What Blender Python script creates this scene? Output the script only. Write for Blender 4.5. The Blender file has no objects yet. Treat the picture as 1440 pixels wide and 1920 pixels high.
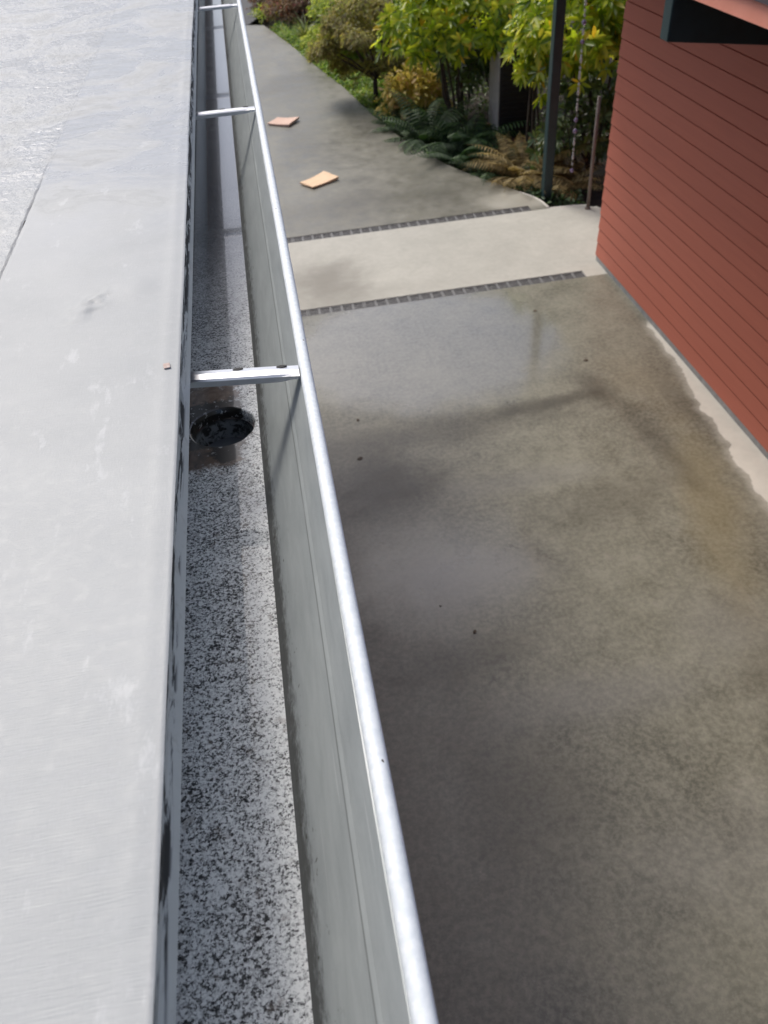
import bpy, bmesh, math, random
import numpy as np
from mathutils import Vector, Matrix, noise
R = math.radians
rng = np.random.default_rng(7)
random.seed(7)
scene = bpy.context.scene
COL = scene.collection

# ------------------------------------------------------------------ camera, sky, sun, exposure
cam = bpy.data.cameras.new('camera')
camo = bpy.data.objects.new('camera', cam)
COL.objects.link(camo)
cam.sensor_width = 36.0
cam.lens = 27.98
cam.clip_start = 0.02
cam.clip_end = 2000
cam.dof.use_dof = True
cam.dof.focus_distance = 0.85
cam.dof.aperture_fstop = 12.0
P, Y, RO = R(42.187), R(6.258), R(-5.049)
fw = Vector((math.sin(Y) * math.cos(P), math.cos(Y) * math.cos(P), -math.sin(P)))
rt = Vector((math.cos(Y), -math.sin(Y), 0))
up = rt.cross(fw)
cx = rt * math.cos(RO) + up * math.sin(RO)
cy = -rt * math.sin(RO) + up * math.cos(RO)
m = Matrix((cx, cy, -fw)).transposed().to_4x4()
m.translation = Vector((0, 0, 3.2))
camo.matrix_world = m
scene.camera = camo

SUN_EL, SUN_AZ = 53.0, -30.0          # azimuth from +Y (ahead), negative = to the left
world = bpy.data.worlds.new("World")
scene.world = world
world.use_nodes = True
wn = world.node_tree
bg = wn.nodes['Background']
sky = wn.nodes.new('ShaderNodeTexSky')
sky.sky_type = 'NISHITA'
sky.sun_disc = False
sky.sun_elevation = R(SUN_EL)
sky.sun_rotation = R(SUN_AZ)
sky.air_density = 0.7
sky.dust_density = 5.0
sky.ozone_density = 0.6
tint = wn.nodes.new('ShaderNodeMix')
tint.data_type = 'RGBA'
tint.blend_type = 'MULTIPLY'
tint.inputs[0].default_value = 1.0
tint.inputs[7].default_value = (0.95, 1.0, 1.04, 1)
wn.links.new(sky.outputs[0], tint.inputs[6])
wn.links.new(tint.outputs[2], bg.inputs[0])
bg.inputs[1].default_value = 0.15
sun = bpy.data.lights.new('sun', 'SUN')
sun.energy = 1.9
sun.angle = R(18)
sun.color = (1.0, 0.95, 0.87)
suno = bpy.data.objects.new('sun', sun)
COL.objects.link(suno)
sd = Vector((math.sin(R(SUN_AZ)) * math.cos(R(SUN_EL)), math.cos(R(SUN_AZ)) * math.cos(R(SUN_EL)), math.sin(R(SUN_EL))))
suno.rotation_euler = (-sd).to_track_quat('-Z', 'Y').to_euler()
suno.location = sd * 50
scene.view_settings.view_transform = 'Standard'
scene.view_settings.look = 'None'
scene.view_settings.gamma = 1
scene.view_settings.exposure = 0.08


# ------------------------------------------------------------------ node helper
class NT:
    def __init__(self, name):
        self.m = bpy.data.materials.new(name)
        self.m.use_nodes = True
        self.t = self.m.node_tree
        self.t.nodes.clear()
        self.out = self.t.nodes.new('ShaderNodeOutputMaterial')
        self.co = self.t.nodes.new('ShaderNodeTexCoord').outputs['Object']

    def n(self, kind, **kw):
        nd = self.t.nodes.new(kind)
        for k, v in kw.items():
            setattr(nd, k, v)
        return nd

    def set(self, sock, v):
        if isinstance(v, bpy.types.NodeSocket):
            self.t.links.new(v, sock)
        else:
            sock.default_value = v

    def scaled(self, sx, sy, sz, loc=(0, 0, 0)):
        mp = self.n('ShaderNodeMapping')
        self.set(mp.inputs[0], self.co)
        mp.inputs['Scale'].default_value = (sx, sy, sz)
        mp.inputs['Location'].default_value = loc
        return mp.outputs[0]

    def noise(self, scale, detail=4, rough=0.55, dist=0.0, vec=None):
        nd = self.n('ShaderNodeTexNoise')
        self.set(nd.inputs['Vector'], vec if vec is not None else self.co)
        nd.inputs['Scale'].default_value = scale
        nd.inputs['Detail'].default_value = detail
        nd.inputs['Roughness'].default_value = rough
        nd.inputs['Distortion'].default_value = dist
        return nd.outputs['Fac']

    def ramp(self, fac, stops, mode='LINEAR'):
        nd = self.n('ShaderNodeValToRGB')
        nd.color_ramp.interpolation = mode
        while len(nd.color_ramp.elements) < len(stops):
            nd.color_ramp.elements.new(0.5)
        for e, (p, c) in zip(nd.color_ramp.elements, stops):
            e.position = p
            e.color = (c, c, c, 1) if isinstance(c, (int, float)) else (*c, 1)
        self.set(nd.inputs[0], fac)
        return nd.outputs[0]

    def mix(self, fac, a, b, mode='MIX'):
        nd = self.n('ShaderNodeMix', data_type='RGBA', blend_type=mode)
        self.set(nd.inputs[0], fac)
        for s, v in ((nd.inputs[6], a), (nd.inputs[7], b)):
            if isinstance(v, tuple) and len(v) == 3:
                v = (*v, 1)
            elif isinstance(v, (int, float)):
                v = (v, v, v, 1)
            self.set(s, v)
        return nd.outputs[2]

    def math(self, op, a, b=0.0, clamp=False):
        nd = self.n('ShaderNodeMath', operation=op, use_clamp=clamp)
        self.set(nd.inputs[0], a)
        self.set(nd.inputs[1], b)
        return nd.outputs[0]

    def sep(self, v=None):
        nd = self.n('ShaderNodeSeparateXYZ')
        self.set(nd.inputs[0], v if v is not None else self.co)
        return nd.outputs

    def step(self, v, lo, hi):
        nd = self.n('ShaderNodeMapRange', interpolation_type='SMOOTHSTEP')
        self.set(nd.inputs[0], v)
        nd.inputs[1].default_value = lo
        nd.inputs[2].default_value = hi
        return nd.outputs[0]

    def blob(self, cx_, cy_, rx, ry, wob=0.3, scale=4, lo=1.15, hi=0.75, ang=0.0):
        """soft irregular patch on a horizontal surface, 1 inside"""
        s = self.sep()
        dx = self.math('SUBTRACT', s[0], cx_)
        dy = self.math('SUBTRACT', s[1], cy_)
        ca, sa = math.cos(ang), math.sin(ang)
        u = self.math('DIVIDE', self.math('ADD', self.math('MULTIPLY', dx, ca), self.math('MULTIPLY', dy, sa)), rx)
        v = self.math('DIVIDE', self.math('SUBTRACT', self.math('MULTIPLY', dy, ca), self.math('MULTIPLY', dx, sa)), ry)
        d = self.math('SQRT', self.math('ADD', self.math('MULTIPLY', u, u), self.math('MULTIPLY', v, v)))
        n = self.math('MULTIPLY', self.math('SUBTRACT', self.noise(scale, 5, 0.6), 0.5), wob * 2)
        return self.step(self.math('ADD', d, n), lo, hi)

    def bump(self, h, strength=0.2, dist=0.01, normal=None):
        nd = self.n('ShaderNodeBump')
        nd.inputs['Strength'].default_value = strength
        nd.inputs['Distance'].default_value = dist
        self.set(nd.inputs['Height'], h)
        if normal is not None:
            self.set(nd.inputs['Normal'], normal)
        return nd.outputs[0]

    def bsdf(self, color, rough=0.6, metal=0.0, normal=None, **kw):
        nd = self.n('ShaderNodeBsdfPrincipled')
        if isinstance(color, tuple) and len(color) == 3:
            color = (*color, 1)
        self.set(nd.inputs['Base Color'], color)
        self.set(nd.inputs['Roughness'], rough)
        self.set(nd.inputs['Metallic'], metal)
        if normal is not None:
            self.set(nd.inputs['Normal'], normal)
        for k, v in kw.items():
            self.set(nd.inputs[k.replace('_', ' ')], v)
        return nd.outputs[0]

    def done(self, sh):
        self.t.links.new(sh, self.out.inputs[0])
        return self.m


def rgbmul(c, k):
    return tuple(x * k for x in c)


# ------------------------------------------------------------------ materials
def mat_membrane():
    t = NT('roof_membrane')
    s = t.sep()
    weave_x = t.noise(1.0, 2, 0.6, vec=t.scaled(60, 900, 1))
    weave_y = t.noise(1.0, 2, 0.6, vec=t.scaled(500, 120, 1))
    blotch = t.noise(5, 5, 0.6, 0.4)
    fine = t.noise(90, 4, 0.65)
    col = t.mix(t.ramp(blotch, [(0.3, 0.0), (0.7, 1.0)]), (0.33, 0.344, 0.349), (0.42, 0.43, 0.427))
    col = t.mix(t.math('MULTIPLY', t.ramp(fine, [(0.5, 0.0), (0.72, 1.0)]), 0.35), col, (0.50, 0.51, 0.51))
    col = t.mix(t.math('MULTIPLY', weave_x, 0.26), col, (0.40, 0.41, 0.41))
    speck = t.ramp(t.noise(45, 2, 0.5), [(0.765, 0.0), (0.78, 1.0)])
    col = t.mix(t.math('MULTIPLY', speck, 0.55), col, (0.12, 0.10, 0.08))
    # scuffed pale flecks running with the edge
    fleck = t.ramp(t.noise(1, 5, 0.7, vec=t.scaled(30, 12, 1)), [(0.60, 0.0), (0.68, 1.0)])
    col = t.mix(t.math('MULTIPLY', fleck, 0.25), col, (0.72, 0.73, 0.73))
    sx = t.math('ADD', s[0], t.math('MULTIPLY', t.math('SUBTRACT', t.noise(18, 3), 0.5), 0.003))
    lap = t.math('MULTIPLY', t.step(t.math('ABSOLUTE', t.math('ADD', sx, 0.3297)), 0.0022, 0.0012), t.step(s[1], 1.45, 1.2))
    col = t.mix(t.math('MULTIPLY', lap, 0.8), col, (0.10, 0.105, 0.11))
    mott = t.ramp(t.noise(1, 5, 0.65, 0.4, vec=t.scaled(14, 30, 1)), [(0.35, 0.0), (0.65, 1.0)])
    col = t.mix(t.math('MULTIPLY', mott, 0.20), col, (0.42, 0.435, 0.44))
    scr = t.math('MULTIPLY', t.ramp(t.noise(1, 3, 0.5, 0.3, vec=t.scaled(18, 160, 1)), [(0.70, 0.0), (0.74, 1.0)]), t.ramp(blotch, [(0.45, 0.0), (0.6, 1.0)]))
    col = t.mix(t.math('MULTIPLY', scr, 0.3), col, (0.33, 0.34, 0.34))
    wet = t.math('MULTIPLY', t.step(s[1], 0.75, 1.5), t.ramp(t.noise(6, 5, 0.6, 0.6), [(0.38, 0.0), (0.55, 1.0)]))
    col = t.mix(t.math('MULTIPLY', wet, 0.5), col, (0.34, 0.36, 0.395))
    rim = t.math('MULTIPLY', t.step(s[1], 0.8, 1.4), t.ramp(t.noise(6, 5, 0.6, 0.6), [(0.365, 0.0), (0.385, 1.0), (0.41, 0.0)]))
    col = t.mix(t.math('MULTIPLY', rim, 0.28), col, (0.22, 0.225, 0.23))
    rough = t.mix(wet, t.ramp(fine, [(0.3, 0.50), (0.7, 0.65)]), 0.20)
    h = t.math('ADD', t.math('MULTIPLY', weave_x, 0.6), t.math('MULTIPLY', weave_y, 0.3))
    h = t.math('MULTIPLY', h, t.math('SUBTRACT', 1.0, t.math('MULTIPLY', wet, 0.8)))
    n1 = t.bump(h, 0.4, 0.0010)
    # rippled water film and pebbly lap farther up the roof
    rip = t.noise(1, 5, 0.6, 0.8, vec=t.scaled(26, 60, 1))
    peb = t.noise(70, 3, 0.6, 0.5)
    far = t.step(s[1], 0.8, 1.6)
    left = t.step(s[0], -0.322, -0.332)
    hh = t.math('ADD', t.math('MULTIPLY', t.math('MULTIPLY', rip, far), 1.2),
                t.math('MULTIPLY', t.math('MULTIPLY', peb, left), 2.6))
    n2 = t.bump(hh, 0.42, 0.004, n1)
    return t.done(t.bsdf(col, rough, 0, n2))


def mat_drip():
    t = NT('drip_edge_metal')
    s = t.sep()
    base = t.mix(t.noise(30, 4, 0.6), (0.40, 0.425, 0.435), (0.54, 0.565, 0.575))
    st = t.noise(1, 5, 0.62, 0.5, vec=t.scaled(1, 13, 95))
    band = t.math('MULTIPLY', t.step(s[2], 2.776, 2.781), t.step(s[2], 2.7995, 2.795))
    stain = t.math('MULTIPLY', t.ramp(st, [(0.49, 0.0), (0.535, 1.0)]), band)
    far = t.math('MULTIPLY', t.step(s[1], 0.45, 1.0), t.ramp(t.noise(1, 4, 0.6, vec=t.scaled(1, 22, 140, (3, 1, 2))), [(0.50, 0.0), (0.54, 1.0)]))
    stain = t.math('MAXIMUM', stain, t.math('MULTIPLY', far, band))
    col = t.mix(stain, base, (0.018, 0.019, 0.02))
    dirt = t.math('MULTIPLY', t.ramp(t.noise(70, 5, 0.7), [(0.55, 0.0), (0.75, 1.0)]), 0.4)
    col = t.mix(dirt, col, (0.14, 0.13, 0.11))
    return t.done(t.bsdf(col, t.mix(stain, 0.42, 0.8), t.mix(stain, 0.35, 0.0), t.bump(st, 0.2, 0.001)))


def mat_lip():
    t = NT('galvanised_lip')
    sp = t.ramp(t.noise(160, 3, 0.6), [(0.4, 0.0), (0.62, 1.0)])
    col = t.mix(sp, (0.64, 0.685, 0.72), (0.74, 0.775, 0.80))
    dot = t.ramp(t.noise(120, 1, 0.4), [(0.79, 0.0), (0.80, 1.0)])
    col = t.mix(dot, col, (0.1, 0.09, 0.08))
    return t.done(t.bsdf(col, t.mix(sp, 0.66, 0.56), 0.05, t.bump(t.noise(14, 3), 0.15, 0.002)))


def mat_wall():
    t = NT('galvanised_inside')
    s = t.sep()
    n = t.noise(1, 5, 0.65, 0.3, vec=t.scaled(60, 14, 60))
    g = t.noise(240, 3, 0.7)
    col = t.mix(t.ramp(n, [(0.3, 0.0), (0.7, 1.0)]), (0.30, 0.33, 0.335), (0.42, 0.455, 0.455))
    col = t.mix(t.math('MULTIPLY', g, 0.4), col, (0.46, 0.48, 0.48))
    # grime line in the corner where the front wall meets the floor
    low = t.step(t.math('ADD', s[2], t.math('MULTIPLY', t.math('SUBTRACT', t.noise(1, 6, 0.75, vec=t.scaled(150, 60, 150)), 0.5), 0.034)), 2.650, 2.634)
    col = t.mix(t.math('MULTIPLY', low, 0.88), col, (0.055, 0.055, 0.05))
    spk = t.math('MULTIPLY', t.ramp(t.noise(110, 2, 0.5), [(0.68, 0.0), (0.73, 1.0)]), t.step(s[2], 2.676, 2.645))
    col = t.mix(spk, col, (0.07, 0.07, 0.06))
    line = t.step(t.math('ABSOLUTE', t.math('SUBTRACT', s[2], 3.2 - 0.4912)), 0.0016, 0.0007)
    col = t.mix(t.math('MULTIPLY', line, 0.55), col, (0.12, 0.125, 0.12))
    scr = t.ramp(t.noise(1, 2, 0.5, vec=t.scaled(200, 6, 200, (5, 2, 1))), [(0.70, 0.0), (0.74, 1.0)])
    col = t.mix(t.math('MULTIPLY', scr, 0.35), col, (0.62, 0.64, 0.64))
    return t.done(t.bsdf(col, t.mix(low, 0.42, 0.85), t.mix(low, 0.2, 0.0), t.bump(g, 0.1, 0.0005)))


def mat_floor():
    HXc = -0.096
    t = NT('gutter_floor_zinc')
    s = t.sep()
    fine = t.noise(520, 4, 0.65)
    mid = t.noise(290, 4, 0.62, 0.2)
    clump = t.noise(85, 5, 0.65, 0.4)
    big = t.noise(14, 4, 0.6)
    wv = t.n('ShaderNodeTexNoise')
    t.set(wv.inputs['Vector'], t.co)
    wv.inputs['Scale'].default_value = 260
    wv.inputs['Detail'].default_value = 3
    mv = t.n('ShaderNodeVectorMath', operation='MULTIPLY_ADD')
    t.set(mv.inputs[0], wv.outputs['Color'])
    mv.inputs[1].default_value = (0.004, 0.004, 0.004)
    t.set(mv.inputs[2], t.co)
    vo = t.n('ShaderNodeTexVoronoi')
    t.set(vo.inputs['Vector'], mv.outputs[0])
    vo.inputs['Scale'].default_value = 640
    cell = t.sep(vo.outputs['Color'])[0]
    cell = t.math('ADD', 0.36, t.math('MULTIPLY', cell, 0.28))
    f = t.math('ADD', t.math('MULTIPLY', cell, 0.42), t.math('MULTIPLY', mid, 0.38))
    f = t.math('ADD', f, t.math('MULTIPLY', clump, 0.20))
    f = t.math('ADD', f, t.math('MULTIPLY', t.math('SUBTRACT', big, 0.5), 0.07))
    spot = t.ramp(t.noise(120, 3, 0.55, 0.5), [(0.30, 1.0), (0.34, 0.0)])
    edge = t.math('MULTIPLY', t.step(s[0], -0.084, -0.070), 0.030)  # lightens the right-hand strip, sky reflection put into the floor colour
    f = t.math('ADD', f, edge)
    far = t.step(s[1], 0.75, 1.5)
    speck = t.ramp(f, [(0.42, (0.05, 0.05, 0.05)), (0.465, (0.19, 0.193, 0.19)), (0.495, (0.54, 0.55, 0.54)), (0.565, (0.84, 0.85, 0.83))])
    grey = t.ramp(f, [(0.38, (0.03, 0.03, 0.033)), (0.50, (0.10, 0.103, 0.11)), (0.66, (0.20, 0.207, 0.215))])
    rustc = t.ramp(t.noise(75, 3, 0.6), [(0.62, 0.0), (0.72, 1.0)])
    speck = t.mix(t.math('MULTIPLY', rustc, 0.4), speck, (0.17, 0.13, 0.10))
    speck = t.mix(t.math('MULTIPLY', spot, 0.9), speck, (0.022, 0.022, 0.022))
    col = t.mix(far, speck, grey)
    # brown silt round the outlet
    dx = t.math('MULTIPLY', t.math('SUBTRACT', s[0], -0.105), 0.75)
    dy = t.math('SUBTRACT', s[1], 0.835)
    d = t.math('SQRT', t.math('ADD', t.math('MULTIPLY', dx, dx), t.math('MULTIPLY', dy, dy)))
    wob = t.math('MULTIPLY', t.math('SUBTRACT', t.noise(38, 6, 0.75, 0.5), 0.5), 0.10)
    dd = t.math('ADD', d, wob)
    silt = t.step(dd, 0.100, 0.080)
    silt = t.math('MULTIPLY', silt, t.step(t.math('ADD', s[0], wob), -0.070, -0.080))
    scol = t.ramp(t.noise(40, 5, 0.7, 0.6), [(0.3, (0.022, 0.018, 0.015)), (0.52, (0.12, 0.078, 0.052)), (0.7, (0.24, 0.175, 0.13))])
    scol = t.mix(t.step(dd, 0.062, 0.046), scol, (0.02, 0.018, 0.015))
    nx_ = t.math('SUBTRACT', s[0], HXc)
    ny_ = t.math('SUBTRACT', s[1], 0.772)
    nd = t.math('ADD', t.math('SQRT', t.math('ADD', t.math('MULTIPLY', nx_, nx_), t.math('MULTIPLY', t.math('MULTIPLY', ny_, ny_), 0.7))), t.math('MULTIPLY', wob, 0.25))
    scol = t.mix(t.step(nd, 0.020, 0.014), scol, (0.012, 0.012, 0.012))
    col = t.mix(silt, col, scol)
    rimchip = t.math('MULTIPLY', t.step(dd, 0.064, 0.052), t.ramp(t.noise(170, 3, 0.6), [(0.60, 0.0), (0.66, 1.0)]))
    col = t.mix(rimchip, col, (0.42, 0.43, 0.43))
    wet = t.math('MAXIMUM', far, t.math('MULTIPLY', silt, 0.8))
    rough = t.mix(wet, 0.68, 0.2)
    strength = t.math('MULTIPLY', t.math('SUBTRACT', 1.0, t.math('MULTIPLY', far, 0.85)), 1.0)
    n = t.bump(t.math('MULTIPLY', fine, strength), 0.10, 0.001)
    return t.done(t.bsdf(col, rough, t.mix(silt, 0.1, 0.0), n, Specular_IOR_Level=t.mix(wet, 0.15, 0.5), Coat_Weight=t.mix(t.step(s[1], 0.30, 0.62), 0.05, 0.8), Coat_Roughness=0.04, Coat_IOR=1.45))


def mat_outlet():
    t = NT('outlet_pipe')
    s = t.sep()
    sc = t.ramp(t.noise(110, 4, 0.65, 0.5), [(0.42, 0.0), (0.54, 1.0)])
    low = t.math('MULTIPLY', sc, t.step(s[2], 2.620, 2.610))
    col = t.mix(low, (0.02, 0.02, 0.019), (0.22, 0.235, 0.24))
    return t.done(t.bsdf(col, 0.5, 0.1))


def mat_concrete(name, dry, damp, kind):
    t = NT(name)
    s = t.sep()
    n1 = t.noise(0.9, 6, 0.6, 0.4)
    n2 = t.noise(4.5, 6, 0.65, 0.2)
    n3 = t.noise(38, 5, 0.7)
    n4 = t.noise(14, 4, 0.65, 0.3)
    f = t.math('ADD', t.math('MULTIPLY', n1, 0.45), t.math('ADD', t.math('MULTIPLY', n2, 0.33), t.math('MULTIPLY', n4, 0.22)))
    f = t.ramp(f, [(0.39, 0.0), (0.61, 1.0)])
    if kind == 'driveway':
        col = t.mix(f, rgbmul(damp, 0.62), rgbmul(damp, 1.42))
        grit = t.ramp(n3, [(0.42, 0.0), (0.60, 1.0)])
        col = t.mix(t.math('MULTIPLY', grit, 0.45), col, rgbmul(damp, 2.0))
        pale = t.math('MULTIPLY', t.ramp(t.noise(75, 5, 0.75, 0.2), [(0.55, 0.0), (0.68, 1.0)]), t.ramp(n4, [(0.42, 0.1), (0.6, 1.0)]))
        col = t.mix(t.math('MULTIPLY', pale, 0.55), col, (0.34, 0.32, 0.27))
        pits = t.ramp(t.noise(88, 5, 0.75), [(0.31, 1.0), (0.40, 0.0)])
        col = t.mix(t.math('MULTIPLY', pits, 0.5), col, rgbmul(damp, 0.4))
        joint = t.math('MULTIPLY', t.step(t.math('ABSOLUTE', t.math('SUBTRACT', s[0], t.math('ADD', 2.09, t.math('MULTIPLY', n2, 0.02)))), 0.020, 0.008), t.step(s[1], 4.7, 4.4))
        col = t.mix(t.math('MULTIPLY', joint, 0.13), col, (0.30, 0.27, 0.21))
        flecks = t.math('MULTIPLY', t.ramp(t.noise(24, 4, 0.7, 0.3), [(0.56, 0.0), (0.66, 1.0)]), t.ramp(n2, [(0.4, 0.0), (0.6, 1.0)]))
        col = t.mix(t.math('MULTIPLY', flecks, 0.38), col, (0.30, 0.27, 0.235))
        # stains: ochre trail down the right side, brown and oily patches
        och = t.blob(2.25, 3.1, 0.22, 1.1, 0.5, 2.5, 1.2, 0.2, -0.25)
        col = t.mix(t.math('MULTIPLY', och, 0.38), col, (0.21, 0.165, 0.07))
        och2 = t.blob(2.35, 4.4, 0.35, 0.5, 0.6, 3.0, 1.2, 0.2)
        col = t.mix(t.math('MULTIPLY', och2, 0.25), col, (0.24, 0.20, 0.13))
        for (x, y, rx, ry, a, k) in ((1.62, 4.33, 0.5, 0.09, 0.12, 0.62), (0.42, 3.75, 0.42, 0.36, 0, 0.75), (2.05, 4.45, 0.14, 0.3, 0, 0.55),
                                     (0.9, 4.22, 1.2, 0.20, 0.05, 0.5), (0.55, 2.35, 0.5, 0.16, 0.1, 0.4), (2.2, 1.35, 0.35, 0.8, 0.2, 0.85), (1.7, 3.3, 0.5, 0.25, 0.3, 0.3), (0.7, 1.6, 0.35, 0.5, 0, 0.35), (2.2, 3.75, 0.12, 0.55, 0.1, 0.45), (2.55, 4.1, 0.1, 0.5, 0.1, 0.35)):
            b = t.blob(x, y, rx, ry, 0.55, 3.5, 1.25, 0.2, a)
            col = t.mix(t.math('MULTIPLY', b, k), col, (0.050, 0.044, 0.032))
        for (x, y, rx, ry, k) in ((0.75, 2.9, 0.55, 0.30, 0.6), (1.15, 2.0, 0.7, 0.18, 0.4), (1.3, 3.6, 0.6, 0.14, 0.35), (1.9, 2.3, 0.35, 0.3, 0.3), (1.45, 1.2, 0.6, 0.3, 0.3)):
            b = t.blob(x, y, rx, ry, 0.5, 4, 1.25, 0.1)
            col = t.mix(t.math('MULTIPLY', b, k), col, (0.23, 0.225, 0.21))
        # water film by the grate
        pud = t.blob(1.02, 5.35, 1.18, 0.98, 0.22, 2.2, 1.06, 0.72)
        pud = t.math('MULTIPLY', pud, t.step(t.math('ADD', s[0], t.math('MULTIPLY', t.noise(5, 3), 0.14)), 2.20, 2.06))
        film = t.math('MAXIMUM', pud, t.math('MULTIPLY', t.blob(0.75, 3.0, 0.8, 0.55, 0.4, 3, 1.2, 0.1), 0.45))
        col = t.mix(t.math('MULTIPLY', pud, 0.35), col, rgbmul(damp, 0.9))
        rough = t.mix(film, t.ramp(n2, [(0.35, 0.30), (0.65, 0.46)]), t.ramp(n2, [(0.35, 0.15), (0.65, 0.26)]))
        # dry strip along the house wall, with its own wavy water line
        w = t.math('MULTIPLY', t.math('SUBTRACT', t.noise(2.4, 5, 0.6, 0.6), 0.5), 0.22)
        line = t.math('ADD', t.math('SUBTRACT', s[0], t.math('MULTIPLY', t.math('SUBTRACT', s[1], 5.3), 0.098)), w)
        dryf = t.math('MULTIPLY', t.math('MAXIMUM', t.step(line, 2.762, 2.782), t.math('MULTIPLY', t.step(line, 2.70, 2.775), 0.35)), t.step(s[1], 5.25, 5.1))
        col = t.mix(dryf, col, t.mix(f, rgbmul(dry, 0.85), dry))
        rough = t.mix(dryf, rough, 0.85)
        bmp = t.bump(t.math('MULTIPLY', t.math('ADD', n3, t.noise(170, 3, 0.6)), t.math('SUBTRACT', 1.0, t.math('MULTIPLY', film, 0.9))), 0.16, 0.004)
    elif kind == 'pavement':
        col = t.mix(f, rgbmul(dry, 0.86), rgbmul(dry, 1.08))
        b = t.blob(0.42, 6.65, 0.42, 0.5, 0.6, 4, 1.3, 0.1)
        col = t.mix(t.math('MULTIPLY', b, 0.8), col, damp)
        b = t.blob(0.5, 6.3, 1.0, 0.18, 0.6, 4, 1.3, 0.1)
        col = t.mix(t.math('MULTIPLY', b, 0.35), col, damp)
        gr = t.ramp(t.noise(9, 5, 0.7), [(0.45, 0.0), (0.7, 1.0)])
        col = t.mix(t.math('MULTIPLY', gr, 0.25), col, rgbmul(damp, 1.3))
        rough = 0.8
        bmp = t.bump(n3, 0.12, 0.004)
    else:
        col = t.mix(f, rgbmul(damp, 0.78), rgbmul(damp, 1.28))
        for (x, y, rx, ry, a, k) in ((1.35, 11.0, 0.22, 1.3, 0.12, 0.55), (0.75, 13.2, 0.8, 0.8, 0, 0.35), (1.0, 8.3, 1.4, 0.35, 0, 0.25), (0.5, 10.5, 0.3, 0.8, 0, 0.3)):
            b = t.blob(x, y, rx, ry, 0.5, 1.6, 1.25, 0.2, a)
            col = t.mix(t.math('MULTIPLY', b, min(k * 1.4, 0.9)), col, rgbmul(damp, 0.5))
        edge = t.blob(2.55, 7.85, 0.5, 0.28, 0.3, 4, 1.2, 0.5)
        col = t.mix(t.math('MULTIPLY', edge, 0.5), col, dry)
        rough = t.ramp(n2, [(0.35, 0.32), (0.65, 0.55)])
        bmp = t.bump(n3, 0.12, 0.004)
    if kind == 'driveway':
        return t.done(t.bsdf(col, rough, 0, bmp, Coat_Weight=t.math('MULTIPLY', film, t.math('SUBTRACT', 1.0, dryf)), Coat_Roughness=0.10, Coat_IOR=1.8))
    return t.done(t.bsdf(col, rough, 0, bmp))


def mat_siding():
    t = NT('red_painted_siding')
    s = t.sep()
    g = t.noise(1, 5, 0.6, 0.2, vec=t.scaled(40, 2.2, 60))
    b = t.noise(1.3, 4, 0.5)
    col = t.mix(g, (0.385, 0.108, 0.066), (0.50, 0.145, 0.088))
    col = t.mix(t.math('MULTIPLY', b, 0.35), col, (0.33, 0.115, 0.09))
    return t.done(t.bsdf(col, 0.68, 0, t.bump(t.noise(1, 4, 0.6, vec=t.scaled(60, 9, 160)), 0.25, 0.002)))


def simple(name, c1, c2, scale=20, rough=0.6, metal=0.0, bump=0.1, dist=0.002, **kw):
    t = NT(name)
    n = t.noise(scale, 5, 0.6)
    col = t.mix(t.ramp(n, [(0.3, 0.0), (0.7, 1.0)]), c1, c2)
    return t.done(t.bsdf(col, rough, metal, t.bump(n, bump, dist), **kw))


def mat_leaf(name, stops, rough=0.35, trans=0.35):
    t = NT(name)
    g = t.n('ShaderNodeNewGeometry')
    col = t.ramp(g.outputs['Random Per Island'], stops)
    col = t.mix(t.math('MULTIPLY', t.noise(30, 2), 0.12), col, (0.03, 0.04, 0.012))
    p = t.bsdf(col, rough)
    tr = t.n('ShaderNodeBsdfTranslucent')
    t.set(tr.inputs[0], t.mix(0.75, col, (1.65, 1.5, 0.8), 'MULTIPLY'))
    mx = t.n('ShaderNodeMixShader')
    mx.inputs[0].default_value = trans
    t.t.links.new(p, mx.inputs[1])
    t.t.links.new(tr.outputs[0], mx.inputs[2])
    return t.done(mx.outputs[0])


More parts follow.
